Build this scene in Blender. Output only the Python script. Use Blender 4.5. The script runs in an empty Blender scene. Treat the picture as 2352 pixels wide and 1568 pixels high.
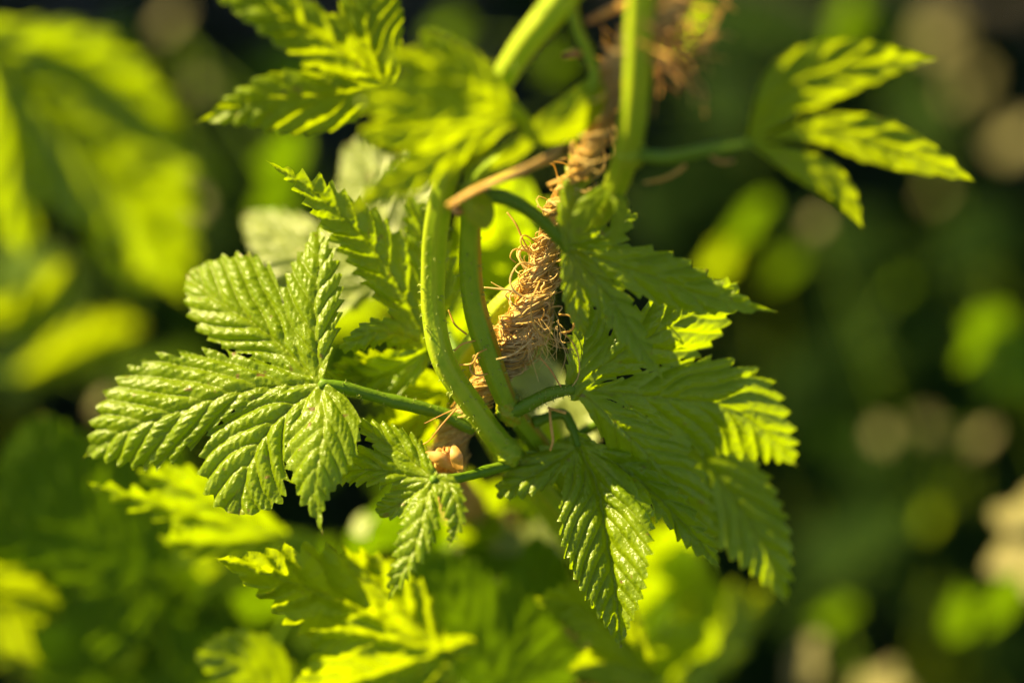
import bpy, math, random
import numpy as np
from mathutils import Vector, Matrix
R = math.radians
rnd = random.Random(7)
nr = np.random.default_rng(11)
scene = bpy.context.scene
col = scene.collection

# ------------------------------------------------------------------ camera
PITCH = R(30)
FOCUS = 0.5556                       # metres to the plane in focus, 0.2 m of plant across the frame
TARGET = Vector((0, 0, 0.62))
FWD = Vector((0, math.cos(PITCH), -math.sin(PITCH)))
UPV = Vector((0, math.sin(PITCH), math.cos(PITCH)))
RGT = Vector((1, 0, 0))
CAM = TARGET - FWD * FOCUS
cd = bpy.data.cameras.new('camera'); cam = bpy.data.objects.new('camera', cd); col.objects.link(cam)
cam.location = CAM
cam.rotation_euler = (math.pi / 2 - PITCH, 0, 0)
cd.sensor_width = 36; cd.lens = 100; cd.clip_start = 0.01; cd.clip_end = 500
cd.dof.use_dof = True; cd.dof.focus_distance = FOCUS; cd.dof.aperture_fstop = 2.7
cd.dof.aperture_blades = 9
scene.camera = cam
U = 0.36 * FOCUS / 2352              # metres of one drawing unit in the plane of focus

# ------------------------------------------------------------------ light
SUNC = (-0.69, 0.70, 0.12)          # towards the sun, as right / up / towards-camera
SUN = (RGT * SUNC[0] + UPV * SUNC[1] - FWD * SUNC[2]).normalized()
sun_el = math.asin(SUN.z); sun_az = math.atan2(SUN.x, SUN.y)
w = bpy.data.worlds.new('World'); scene.world = w; w.use_nodes = True
wn = w.node_tree; wn.nodes.clear()
wo = wn.nodes.new('ShaderNodeOutputWorld'); wb = wn.nodes.new('ShaderNodeBackground')
sky = wn.nodes.new('ShaderNodeTexSky'); sky.sky_type = 'NISHITA'; sky.sun_disc = False
sky.air_density = .6; sky.dust_density = .6; sky.ozone_density = 0.; sky.sun_elevation = sun_el; sky.sun_rotation = sun_az
wb.inputs['Strength'].default_value = 0.058
wn.links.new(sky.outputs[0], wb.inputs[0]); wn.links.new(wb.outputs[0], wo.inputs[0])
sl = bpy.data.lights.new('sun', 'SUN'); so = bpy.data.objects.new('sun', sl); col.objects.link(so)
sl.energy = 5.0; sl.angle = R(0.53); sl.color = (1.0, 0.81, 0.40)
so.rotation_euler = SUN.to_track_quat('Z', 'Y').to_euler(); so.location = (-2, 1.5, 3)
scene.view_settings.view_transform = 'Standard'; scene.view_settings.look = 'None'
scene.view_settings.exposure = 1.92; scene.view_settings.gamma = 1.0
scene.render.engine = 'CYCLES'
scene.cycles.max_bounces = 8; scene.cycles.transmission_bounces = 6; scene.cycles.diffuse_bounces = 4

# ------------------------------------------------------------------ materials
def nodes(name):
    m = bpy.data.materials.new(name); m.use_nodes = True
    n = m.node_tree.nodes; n.clear()
    return m, n, m.node_tree.links

def leaf_mat(name, base, base2, trans, vein, rough=.42, tf=.45, bump=.25, spec=.5):
    m, n, l = nodes(name)
    out = n.new('ShaderNodeOutputMaterial'); mix = n.new('ShaderNodeMixShader')
    pr = n.new('ShaderNodeBsdfPrincipled'); tr = n.new('ShaderNodeBsdfTranslucent')
    tc = n.new('ShaderNodeTexCoord')
    ns = n.new('ShaderNodeTexNoise'); ns.inputs['Scale'].default_value = 90; ns.inputs['Detail'].default_value = 5
    l.new(tc.outputs['Object'], ns.inputs['Vector'])
    mc = n.new('ShaderNodeMix'); mc.data_type = 'RGBA'
    mc.inputs[6].default_value = (*base, 1); mc.inputs[7].default_value = (*base2, 1)
    mr = n.new('ShaderNodeMapRange'); mr.inputs['From Min'].default_value = .3; mr.inputs['From Max'].default_value = .7
    l.new(ns.outputs['Fac'], mr.inputs['Value']); l.new(mr.outputs[0], mc.inputs[0])
    at = n.new('ShaderNodeAttribute'); at.attribute_name = 'vein'
    mv = n.new('ShaderNodeMix'); mv.data_type = 'RGBA'; mv.inputs[7].default_value = (*vein, 1)
    vm = n.new('ShaderNodeMath'); vm.operation = 'MULTIPLY'; vm.inputs[1].default_value = .75
    l.new(at.outputs['Fac'], vm.inputs[0]); l.new(vm.outputs[0], mv.inputs[0]); l.new(mc.outputs[2], mv.inputs[6])
    vo = n.new('ShaderNodeTexVoronoi'); vo.feature = 'DISTANCE_TO_EDGE'; vo.inputs['Scale'].default_value = 620
    wp = n.new('ShaderNodeTexNoise'); wp.inputs['Scale'].default_value = 300; wp.inputs['Detail'].default_value = 2
    l.new(tc.outputs['Object'], wp.inputs['Vector'])
    wm = n.new('ShaderNodeMix'); wm.data_type = 'RGBA'; wm.blend_type = 'LINEAR_LIGHT'; wm.inputs[0].default_value = .002
    l.new(tc.outputs['Object'], wm.inputs[6]); l.new(wp.outputs['Color'], wm.inputs[7]); l.new(wm.outputs[2], vo.inputs['Vector'])
    ve2 = n.new('ShaderNodeMapRange'); ve2.inputs['From Min'].default_value = 0; ve2.inputs['From Max'].default_value = .12
    ve2.inputs['To Min'].default_value = .35; ve2.inputs['To Max'].default_value = 0
    l.new(vo.outputs['Distance'], ve2.inputs['Value'])
    mn = n.new('ShaderNodeMix'); mn.data_type = 'RGBA'; mn.inputs[7].default_value = (*vein, 1)
    l.new(ve2.outputs[0], mn.inputs[0]); l.new(mv.outputs[2], mn.inputs[6])
    fl = n.new('ShaderNodeTexNoise'); fl.inputs['Scale'].default_value = 420; fl.inputs['Detail'].default_value = 1
    l.new(tc.outputs['Object'], fl.inputs['Vector'])
    fr = n.new('ShaderNodeMapRange'); fr.inputs['From Min'].default_value = .715; fr.inputs['From Max'].default_value = .76
    l.new(fl.outputs['Fac'], fr.inputs['Value'])
    ta = n.new('ShaderNodeAttribute'); ta.attribute_name = 'tip'
    mx = n.new('ShaderNodeMath'); mx.operation = 'MAXIMUM'; l.new(fr.outputs[0], mx.inputs[0]); l.new(ta.outputs['Fac'], mx.inputs[1])
    mb = n.new('ShaderNodeMix'); mb.data_type = 'RGBA'; mb.inputs[7].default_value = (.20, .11, .03, 1)
    l.new(mx.outputs[0], mb.inputs[0]); l.new(mn.outputs[2], mb.inputs[6])
    l.new(mb.outputs[2], pr.inputs['Base Color'])
    pr.inputs['Roughness'].default_value = rough
    pr.inputs['Specular IOR Level'].default_value = spec
    n2 = n.new('ShaderNodeTexNoise'); n2.inputs['Scale'].default_value = 2600; n2.inputs['Detail'].default_value = 3
    l.new(tc.outputs['Object'], n2.inputs['Vector'])
    bp = n.new('ShaderNodeBump'); bp.inputs['Strength'].default_value = bump; bp.inputs['Distance'].default_value = .0003
    ha = n.new('ShaderNodeMath'); ha.operation = 'MULTIPLY_ADD'; ha.inputs[1].default_value = -1.6
    l.new(ve2.outputs[0], ha.inputs[0]); l.new(n2.outputs['Fac'], ha.inputs[2])
    l.new(ha.outputs[0], bp.inputs['Height']); l.new(bp.outputs[0], pr.inputs['Normal'])
    # transmitted colour: veins are thicker and let less through
    mt = n.new('ShaderNodeMix'); mt.data_type = 'RGBA'
    mt.inputs[6].default_value = (*trans, 1); mt.inputs[7].default_value = tuple(c * .45 for c in trans) + (1,)
    l.new(vm.outputs[0], mt.inputs[0])
    mt2 = n.new('ShaderNodeMix'); mt2.data_type = 'RGBA'; mt2.blend_type = 'MULTIPLY'; mt2.inputs[0].default_value = .5
    l.new(mt.outputs[2], mt2.inputs[6])
    cr = n.new('ShaderNodeMapRange'); cr.inputs['To Min'].default_value = .6; cr.inputs['To Max'].default_value = 1.2
    l.new(ns.outputs['Fac'], cr.inputs['Value']); l.new(cr.outputs[0], mt2.inputs[7])
    l.new(mt2.outputs[2], tr.inputs['Color'])
    mix.inputs[0].default_value = tf
    l.new(pr.outputs[0], mix.inputs[1]); l.new(tr.outputs[0], mix.inputs[2]); l.new(mix.outputs[0], out.inputs[0])
    return m

def stem_mat(name, c1, c2, stripe=None):
    m, n, l = nodes(name)
    out = n.new('ShaderNodeOutputMaterial'); mix = n.new('ShaderNodeMixShader'); mix.inputs[0].default_value = .3
    pr = n.new('ShaderNodeBsdfPrincipled'); tr = n.new('ShaderNodeBsdfTranslucent')
    tc = n.new('ShaderNodeTexCoord'); ns = n.new('ShaderNodeTexNoise')
    ns.inputs['Scale'].default_value = 210; ns.inputs['Detail'].default_value = 8; ns.inputs['Roughness'].default_value = .7
    l.new(tc.outputs['Object'], ns.inputs['Vector'])
    mc = n.new('ShaderNodeMix'); mc.data_type = 'RGBA'; mc.inputs[6].default_value = (*c1, 1); mc.inputs[7].default_value = (*c2, 1)
    mr = n.new('ShaderNodeMapRange'); mr.inputs['From Min'].default_value = .35; mr.inputs['From Max'].default_value = .68
    l.new(ns.outputs['Fac'], mr.inputs['Value']); l.new(mr.outputs[0], mc.inputs[0])
    last = mc.outputs[2]
    if stripe:
        at = n.new('ShaderNodeAttribute'); at.attribute_name = 'stripe'
        ms = n.new('ShaderNodeMix'); ms.data_type = 'RGBA'; ms.inputs[7].default_value = (*stripe, 1)
        l.new(at.outputs['Fac'], ms.inputs[0]); l.new(last, ms.inputs[6]); last = ms.outputs[2]
    l.new(last, pr.inputs['Base Color']); l.new(last, tr.inputs['Color'])
    pr.inputs['Roughness'].default_value = .5; pr.inputs['Specular IOR Level'].default_value = .3
    vo = n.new('ShaderNodeTexNoise'); vo.inputs['Scale'].default_value = 1500; vo.inputs['Detail'].default_value = 2
    l.new(tc.outputs['Object'], vo.inputs['Vector'])
    bp = n.new('ShaderNodeBump'); bp.inputs['Strength'].default_value = .35; bp.inputs['Distance'].default_value = .0003
    l.new(vo.outputs['Fac'], bp.inputs['Height']); l.new(bp.outputs[0], pr.inputs['Normal'])
    l.new(pr.outputs[0], mix.inputs[1]); l.new(tr.outputs[0], mix.inputs[2]); l.new(mix.outputs[0], out.inputs[0])
    return m

def fibre_mat(name, c1, c2, tf=.2, scale=900):
    m, n, l = nodes(name)
    out = n.new('ShaderNodeOutputMaterial'); mix = n.new('ShaderNodeMixShader'); mix.inputs[0].default_value = tf
    pr = n.new('ShaderNodeBsdfPrincipled'); tr = n.new('ShaderNodeBsdfTranslucent')
    tc = n.new('ShaderNodeTexCoord'); ns = n.new('ShaderNodeTexNoise')
    ns.inputs['Scale'].default_value = scale; ns.inputs['Detail'].default_value = 4
    l.new(tc.outputs['Object'], ns.inputs['Vector'])
    mc = n.new('ShaderNodeMix'); mc.data_type = 'RGBA'; mc.inputs[6].default_value = (*c1, 1); mc.inputs[7].default_value = (*c2, 1)
    mr = n.new('ShaderNodeMapRange'); mr.inputs['From Min'].default_value = .35; mr.inputs['From Max'].default_value = .65
    l.new(ns.outputs['Fac'], mr.inputs['Value']); l.new(mr.outputs[0], mc.inputs[0])
    l.new(mc.outputs[2], pr.inputs['Base Color']); l.new(mc.outputs[2], tr.inputs['Color'])
    pr.inputs['Roughness'].default_value = .5
    l.new(pr.outputs[0], mix.inputs[1]); l.new(tr.outputs[0], mix.inputs[2]); l.new(mix.outputs[0], out.inputs[0])
    return m

M = dict(
    leaf=leaf_mat('hop_leaf', (.178, .268, .002), (.232, .318, .003), (.445, .61, .001), (.25, .33, .006), tf=.5, rough=.31, spec=.38),
    young=leaf_mat('young_hop_leaf', (.18, .27, .002), (.23, .32, .003), (.49, .62, .001), (.27, .35, .006), tf=.52, rough=.42, spec=.22),
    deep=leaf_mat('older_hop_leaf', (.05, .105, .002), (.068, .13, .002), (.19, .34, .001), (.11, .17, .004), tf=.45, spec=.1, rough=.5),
    pale=leaf_mat('pale_leaf_underside', (.21, .27, .05), (.29, .34, .08), (.34, .42, .02), (.32, .37, .11), tf=.35, rough=.34, spec=.5),
    straw=leaf_mat('pale_glint_leaf', (.15, .135, .04), (.20, .18, .06), (.15, .13, .025), (.28, .26, .11), tf=.3, rough=.5, spec=.2),  # pale colour stands in for sunlit highlights blurred into discs
    bush=leaf_mat('shade_darkened_leaf', (.007, .021, .002), (.011, .029, .002), (.025, .065, .002), (.02, .045, .004), tf=.3, spec=.05, rough=.7),  # background leaves, their shade put into the darkened colour
    stem=stem_mat('hop_stem', (.27, .43, .004), (.42, .54, .010), (.48, .54, .02)),
    stemred=stem_mat('striped_hop_stem', (.24, .39, .004), (.34, .46, .01), (.48, .32, .01)),
    petiole=stem_mat('hop_petiole', (.13, .25, .004), (.18, .29, .008)),
    bright=stem_mat('pale_young_stem', (.34, .42, .05), (.42, .48, .08)),
    fibre=fibre_mat('coir_fibre', (.62, .41, .09), (.84, .64, .24), .35),
    fibred=fibre_mat('coir_core', (.52, .33, .06), (.66, .45, .11), .2),
    orange=fibre_mat('orange_fibre', (.66, .38, .04), (.82, .54, .10), .35),
    papery=fibre_mat('papery_bract', (.58, .29, .05), (.78, .48, .13), .4, 400),
    bark=stem_mat('woody_stem', (.07, .055, .03), (.11, .085, .05)),
)
m, n, l = nodes('soil'); M['soil'] = m
o_ = n.new('ShaderNodeOutputMaterial'); p_ = n.new('ShaderNodeBsdfPrincipled'); t_ = n.new('ShaderNodeTexNoise')
t_.inputs['Scale'].default_value = 18; t_.inputs['Detail'].default_value = 8
r_ = n.new('ShaderNodeValToRGB'); r_.color_ramp.elements[0].color = (.012, .010, .006, 1); r_.color_ramp.elements[1].color = (.06, .045, .028, 1)
tc_ = n.new('ShaderNodeTexCoord'); l.new(tc_.outputs['Object'], t_.inputs['Vector'])
l.new(t_.outputs['Fac'], r_.inputs[0]); l.new(r_.outputs[0], p_.inputs['Base Color']); p_.inputs['Roughness'].default_value = .9
b_ = n.new('ShaderNodeBump'); b_.inputs['Distance'].default_value = .02; l.new(t_.outputs['Fac'], b_.inputs['Height']); l.new(b_.outputs[0], p_.inputs['Normal'])
l.new(p_.outputs[0], o_.inputs[0])

# ------------------------------------------------------------------ helpers
F3 = np.array(FWD); U3 = np.array(UPV); R3 = np.array(RGT); C3 = np.array(CAM)
def world(x, y, z):
    """drawing coordinates (x right, y down, z away from the camera, one unit = 85 micrometres) to metres"""
    x = np.asarray(x, float); y = np.asarray(y, float); z = np.asarray(z, float)
    dep = FOCUS + z * U
    k = .36 / 2352 * dep
    a = (x - 1176) * k; b = (784 - y) * k
    return C3 + dep[..., None] * F3 + a[..., None] * R3 + b[..., None] * U3

def wpt(x, y, z=0): return world(np.array(x), np.array(y), np.array(z))

def tag(o, label=None, cat=None, group=None, kind=None):
    if label: o['label'] = label
    if cat: o['category'] = cat
    if group: o['group'] = group
    if kind: o['kind'] = kind
    return o

def empty(name, loc, label, cat, group=None):
    e = bpy.data.objects.new(name, None); e.empty_display_size = .02; col.objects.link(e)
    e.location = loc; return tag(e, label, cat, group)

def mesh_obj(name, V, T, mat, parent=None, attrs=None, smooth=True, quads=False):
    me = bpy.data.meshes.new(name)
    V = np.asarray(V, float); T = np.asarray(T, np.int32)
    off = np.zeros(3)
    p = parent
    while p is not None: off = off + np.array(p.location); p = p.parent
    V = V - off
    k = T.shape[1]
    me.vertices.add(len(V)); me.vertices.foreach_set('co', V.ravel())
    me.loops.add(T.size); me.loops.foreach_set('vertex_index', T.ravel())
    me.polygons.add(len(T)); me.polygons.foreach_set('loop_start', np.arange(0, T.size, k, dtype=np.int32))
    me.polygons.foreach_set('loop_total', np.full(len(T), k, np.int32))
    if smooth: me.polygons.foreach_set('use_smooth', np.ones(len(T), bool))
    me.update(calc_edges=True); me.validate()
    for a, v in (attrs or {}).items():
        at = me.attributes.new(a, 'FLOAT', 'POINT'); at.data.foreach_set('value', np.asarray(v, np.float32))
    me.materials.append(M[mat] if isinstance(mat, str) else mat)
    o = bpy.data.objects.new(name, me); col.objects.link(o)
    if parent is not None: o.parent = parent
    return o

def spline(P, n):
    """Catmull-Rom through the rows of P, n samples evenly by arc length"""
    P = np.asarray(P, float)
    if len(P) == 2:
        return P[0] + (P[1] - P[0]) * np.linspace(0, 1, n)[:, None]
    Q = np.vstack([2 * P[0] - P[1], P, 2 * P[-1] - P[-2]])
    out = []
    for i in range(1, len(Q) - 2):
        t = np.linspace(0, 1, 24, endpoint=False)[:, None]
        a, b, c, d = Q[i - 1], Q[i], Q[i + 1], Q[i + 2]
        out.append(.5 * (2 * b + (c - a) * t + (2 * a - 5 * b + 4 * c - d) * t ** 2 + (3 * b - a - 3 * c + d) * t ** 3))
    out = np.vstack(out + [P[-1:]])
    s = np.r_[0, np.cumsum(np.linalg.norm(np.diff(out[:, :2], axis=0), axis=1) + 1e-9)]
    ss = np.linspace(0, s[-1], n)
    return np.stack([np.interp(ss, s, out[:, k]) for k in range(out.shape[1])], 1)

def frames(C):
    T = np.gradient(C, axis=0); T /= np.linalg.norm(T, axis=1)[:, None] + 1e-12
    N = np.zeros_like(T); a = np.array([0.13, .97, .21])
    if abs(T[0] @ a) > .9: a = np.array([.9, .1, .3])
    v = a - T[0] * (T[0] @ a); N[0] = v / np.linalg.norm(v)
    for i in range(1, len(T)):
        v = N[i - 1] - T[i] * (N[i - 1] @ T[i]); N[i] = v / (np.linalg.norm(v) + 1e-12)
    return T, N, np.cross(T, N)

def tube(C, rad, sides=6, ridge=0., ridges=6, twist=0., cap=True):
    """vertices and triangles of a tapered tube along the world points C"""
    C = np.asarray(C, float); n = len(C)
    rad = np.interp(np.linspace(0, 1, n), np.linspace(0, 1, len(rad)), rad) if np.ndim(rad) else np.full(n, rad)
    T, N, B = frames(C)
    th = np.arange(sides) / sides * 2 * math.pi
    tw = np.linspace(0, twist, n)[:, None]
    rr = rad[:, None] * (1 + ridge * np.cos(ridges * (th[None, :] + tw)))
    V = C[:, None] + rr[..., None] * (np.cos(th)[None, :, None] * N[:, None] + np.sin(th)[None, :, None] * B[:, None])
    V = V.reshape(-1, 3)
    i = np.arange(n - 1)[:, None] * sides; j = np.arange(sides)[None]; k = (j + 1) % sides
    a, b, c, d = (i + j).ravel(), (i + k).ravel(), (i + sides + k).ravel(), (i + sides + j).ravel()
    Tn = np.vstack([np.stack([a, b, c], 1), np.stack([a, c, d], 1)])
    if cap:
        V = np.vstack([V, C[:1] - T[:1] * rad[0] * .4, C[-1:] + T[-1:] * rad[-1] * .4])
        j = np.arange(sides); k = (j + 1) % sides; m0 = n * sides
        Tn = np.vstack([Tn, np.stack([k, j, np.full(sides, m0)], 1),
                        np.stack([(n - 1) * sides + j, (n - 1) * sides + k, np.full(sides, m0 + 1)], 1)])
    return V, Tn

def join(parts):
    Vs, Ts, o = [], [], 0
    for V, T in parts:
        Vs.append(V); Ts.append(np.asarray(T) + o); o += len(V)
    return np.vstack(Vs), np.vstack(Ts)

def stem(name, P, rad, mat, parent, n=None, ridge=.05, twist=2.5, sides=24, stripe=None, bristles=0, blen=8):
    """P rows (x, y, z) in drawing units, rad in drawing units"""
    P = np.asarray(P, float)
    S = spline(P, n or max(24, int(12 * len(P))))
    C = world(S[:, 0], S[:, 1], S[:, 2])
    rr = np.atleast_1d(np.asarray(rad, float)) * U
    if len(rr) == 1: rr = np.r_[rr, rr]
    wob = 1 + .04 * np.sin(np.linspace(0, 17, len(C)) + len(P)) + .03 * np.sin(np.linspace(0, 41, len(C)) + 1)
    rfull = np.interp(np.linspace(0, 1, len(C)), np.linspace(0, 1, len(rr)), rr) * wob
    V, T = tube(C, rfull, sides, ridge, 6, twist)
    thg = np.arange(sides)[None] / sides * 2 * math.pi + np.linspace(0, twist, len(C))[:, None]
    at = {'stripe': np.r_[np.clip(.5 + .5 * np.cos(6 * thg) + .5 * (nr.uniform(size=thg.shape) - .5), 0, 1).ravel() * .6, 0, 0]}
    if stripe is not None:
        th = np.tile(np.arange(sides) / sides * 2 * math.pi, len(C))
        Tn, N, B = frames(C)
        # stripe lies on the flank that looks to the right and to the camera
        Vn = (V[:len(C) * sides].reshape(len(C), sides, 3) - C[:, None]); Vn /= np.linalg.norm(Vn, axis=2)[..., None]
        d = Vn @ (R3 * stripe[0] - F3 * stripe[1])
        s = np.clip((d - stripe[2]) / .12, 0, 1).ravel()
        at = {'stripe': np.r_[s, 0, 0]}
    o = mesh_obj(name, V, T, mat, parent, at)
    if bristles:
        Tn, N, B = frames(C); parts = []
        for _ in range(bristles):
            i = nr.integers(1, len(C) - 1); a = round(nr.uniform(0, 6)) / 6 * 2 * math.pi + nr.normal(0, .3)
            f = nr.uniform(0, 1); c = C[i] * (1 - f) + C[i + 1] * f if i + 1 < len(C) else C[i]
            dv = math.cos(a) * N[i] + math.sin(a) * B[i]
            p0 = c + dv * rfull[i] * .96
            L = blen * U * nr.uniform(.5, 1.1)
            p1 = p0 + dv * L * .6 + Tn[i] * L * .15; p2 = p0 + dv * L + Tn[i] * L * nr.uniform(-.5, -.1)
            parts.append(tube(np.array([p0, p1, p2]), np.array([.2, .11, .02]) * L, 4, cap=False))
        b = mesh_obj('bristles', *join(parts), M['bright'], o); tag(b, kind='stuff')
    return o

# ------------------------------------------------------------------ leaves
def prof(t, tm, b, p, g=1.1):
    t = np.clip(t, 0, 1)
    up = b + (1 - b) * np.sin(np.clip(t / tm, 0, 1) * math.pi / 2) ** g
    dn = np.cos(np.clip((t - tm) / (.975 - tm), 0, 1) * math.pi / 2) ** p
    dn = np.maximum(dn, .16 * np.clip((1 - t) / .2, 0, 1))
    return np.where(t < tm, up, dn)

def vnoise(x, y, seed=0):
    """smooth value noise"""
    xi = np.floor(x).astype(np.int64); yi = np.floor(y).astype(np.int64); fx = x - xi; fy = y - yi
    def h(a, b): return ((np.sin(a * 127.1 + b * 311.7 + seed * 74.7) * 43758.5453) % 1.0)
    fx = fx * fx * (3 - 2 * fx); fy = fy * fy * (3 - 2 * fy)
    return (h(xi, yi) * (1 - fx) + h(xi + 1, yi) * fx) * (1 - fy) + (h(xi, yi + 1) * (1 - fx) + h(xi + 1, yi + 1) * fx) * fy * 1.0

def LB(pts, w, f=(0, 0), tm=.5, b=.3, p=.9, n=9, curl=(0, 0), g=1.1):
    """a lobe: midrib points (x, y, z), left and right half width, depth slope of the left and right half, shape, teeth a side"""
    return dict(p=pts, w=w, f=f, tm=tm, b=b, p_=p, n=n, curl=curl, g=g)

def leaf_field(base, lobes, step, relief=1., tooth=.3, seed=0, wav=5., kk=1.35):
    pts = np.vstack([np.array(l['p'], float)[:, :2] for l in lobes] + [np.array(base, float)[None, :2]])
    pad = max(max(l['w']) for l in lobes) * .8 + 10
    x0, y0 = pts.min(0) - pad; x1, y1 = pts.max(0) + pad
    nx = int((x1 - x0) / step) + 2; ny = int((y1 - y0) / step) + 2
    gx, gy = np.meshgrid(x0 + np.arange(nx) * step, y0 + np.arange(ny) * step)
    X = gx.ravel(); Y = gy.ravel(); N = len(X)
    F = np.full(N, -1e9); G = []; Z = []; H = []; VE = []; TI = []
    for li, lb in enumerate(lobes):
        S = spline(np.vstack([np.array(base, float)[None], np.array(lb['p'], float)]), 60)
        seg = np.diff(S[:, :2], axis=0); ln = np.linalg.norm(seg, axis=1); arc = np.r_[0, np.cumsum(ln)]; L = arc[-1]
        best = np.full(N, 1e18); bi = np.zeros(N, int)
        for i in range(60):
            d = (X - S[i, 0]) ** 2 + (Y - S[i, 1]) ** 2
            k = d < best; best = np.where(k, d, best); bi[k] = i
        Tg = np.gradient(S[:, :2], axis=0); Tg /= np.linalg.norm(Tg, axis=1)[:, None]
        dx = X - S[bi, 0]; dy = Y - S[bi, 1]; tx = Tg[bi, 0]; ty = Tg[bi, 1]
        al = arc[bi] + dx * tx + dy * ty; s = dx * ty - dy * tx         # s > 0 left of the direction of growth
        t = al / L; A = np.abs(s)
        two_ = lambda v, k: v[k] if isinstance(v, tuple) else v
        W = np.where(s > 0, *[lb['w'][k] * prof(t, two_(lb['tm'], k), lb['b'], two_(lb['p_'], k), two_(lb['g'], k)) for k in (0, 1)])
        sp = L / (lb['n'] * .74)
        wq = A * kk * (1 + .25 * np.clip(A / (np.abs(W) + 1), 0, 1.2))
        q = (al - wq) / sp + (s > 0) * .43 + li * .31 + .55 * (vnoise(X / 75 + li * 3, Y / 75, seed + 21) - .5)
        vi = np.floor(q); ph = q - vi
        hsh = (np.sin(vi * 12.9898 + li * 78.2 + seed * 3.1 + (s > 0) * 5.3) * 43758.5) % 1.0
        spt = sp * .58; qt = (al - .55 * A) / spt + (s > 0) * .37 + .5 * (vnoise(X / 55, Y / 55, seed + 33) - .5)
        vt = np.floor(qt); pt = qt - vt
        ht = (np.sin(vt * 39.425 + li * 17.3 + seed * 1.7 + (s > 0) * 9.1) * 24634.6) % 1.0
        to = (np.where(pt < .72, pt / .72, (1 - pt) / .28) - .55) * (.6 + .8 * ht)
        tap = np.clip(W / (.3 * max(lb['w'])), .0, 1) * np.clip((t - .12) / .2, 0, 1)
        f = W + tooth * spt * .62 * to * tap - A
        f = np.where(t > 1, np.minimum(f, (1 - t) * L), f)
        f = np.where(al < 0, np.minimum(f, W * .9 - np.sqrt(best)), f)
        F = np.maximum(F, f)
        G.append(W - A)
        z = np.interp(np.clip(al, 0, L), arc, S[:, 2]) + np.where(s > 0, lb['f'][0], lb['f'][1]) * (np.sqrt(A * A + 36) - 6)
        z = z + np.where(s > 0, lb['curl'][0], lb['curl'][1]) * A * np.clip(A / (np.abs(W) + 5), 0, 1.1) ** 2
        Z.append(z)
        a = np.abs(((ph - .78 + .5) % 1) - .5)
        bul = np.sin(np.clip(a, 0, .5) * math.pi) ** .75
        fade = np.clip(A / (.09 * L * .5 + 3), 0, 1)
        lam = max(.26 * sp, 8.)
        bead = np.sin(2 * math.pi * (A * 1.35 / lam + hsh * 7 + .6 * vnoise(X / 23, Y / 23, seed)))
        bead2 = vnoise(X / (lam * .42), Y / (lam * .42), seed + 3) - .5
        amp = .55 + .9 * vnoise(X / 38 + 7, Y / 38, seed + 41)
        h = .17 * sp * amp * bul * (.35 + .65 * fade) + sp * bul * (.015 * bead + .045 * bead2) + sp * .028 * (vnoise(X / 9, Y / 9, seed + 2) - .5) - .10 * sp * np.exp(-(s / (.09 * sp + 2)) ** 2)
        H.append(h)
        wv = np.clip((1 - t), .15, 1); TI.append(np.clip((t - .955) / .035, 0, 1))
        VE.append(np.maximum(np.exp(-(s / (3.4 * wv + .8)) ** 2), .75 * np.exp(-(a * sp / 2.6) ** 2)))
    G = np.array(G); tau = 5 + .02 * (x1 - x0)
    Wt = np.exp(np.clip((G - G.max(0)) / tau, -30, 0)); Wt /= Wt.sum(0)
    Ws = np.exp(np.clip((G - G.max(0)) / (tau * .35), -30, 0)); Ws /= Ws.sum(0)
    z = (Wt * np.array(Z)).sum(0); h = (Ws * np.array(H)).sum(0) * relief; ve = (Ws * np.array(VE)).sum(0); ti = (Ws * np.array(TI)).sum(0)
    z = z + wav * (vnoise(X / 120, Y / 120, seed + 9) - .5) * 2 + wav * .5 * (vnoise(X / 47, Y / 47, seed + 5) - .5) * 2
    # marching triangles on the regular grid
    idx = np.arange(N).reshape(ny, nx)
    a, b, c, d = idx[:-1, :-1].ravel(), idx[:-1, 1:].ravel(), idx[1:, 1:].ravel(), idx[1:, :-1].ravel()
    alt = (np.add.outer(np.arange(ny - 1), np.arange(nx - 1)) % 2).ravel() == 0
    T = np.vstack([np.stack([a, d, c], 1)[alt], np.stack([a, c, b], 1)[alt], np.stack([a, d, b], 1)[~alt], np.stack([b, d, c], 1)[~alt]])
    ins = F >= 0; cnt = ins[T].sum(1)
    full = T[cnt == 3]
    def rot(Q, want):
        k = np.argmax(ins[Q] == want, axis=1); r = np.arange(len(Q))
        return np.stack([Q[r, k], Q[r, (k + 1) % 3], Q[r, (k + 2) % 3]], 1)
    one = rot(T[cnt == 1], True); two = rot(T[cnt == 2], False)
    E = np.vstack([one[:, [0, 1]], one[:, [0, 2]], two[:, [0, 1]], two[:, [0, 2]]]); E.sort(axis=1)
    key, inv = np.unique(E[:, 0] * N + E[:, 1], return_inverse=True)
    e0 = key // N; e1 = key % N; tt = F[e0] / (F[e0] - F[e1]); tt = np.clip(tt, .02, .98)
    D = np.stack([X, Y, z, h, ve, ti], 1); De = D[e0] + (D[e1] - D[e0]) * tt[:, None]
    n1, n2 = len(one), len(two); inv = inv.ravel() + N
    i01, i02, j01, j02 = inv[:n1], inv[n1:2 * n1], inv[2 * n1:2 * n1 + n2], inv[2 * n1 + n2:]
    T = np.vstack([full, np.stack([one[:, 0], i01, i02], 1), np.stack([j01, two[:, 1], two[:, 2]], 1), np.stack([j01, two[:, 2], j02], 1)])
    D = np.vstack([D, De])
    used, T = np.unique(T, return_inverse=True); T = T.reshape(-1, 3)
    return D[used], T

def vnormals(V, T):
    fn = np.cross(V[T[:, 1]] - V[T[:, 0]], V[T[:, 2]] - V[T[:, 0]])
    n = np.zeros_like(V)
    for k in range(3): np.add.at(n, T[:, k], fn)
    return n / (np.linalg.norm(n, axis=1)[:, None] + 1e-15)

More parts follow.
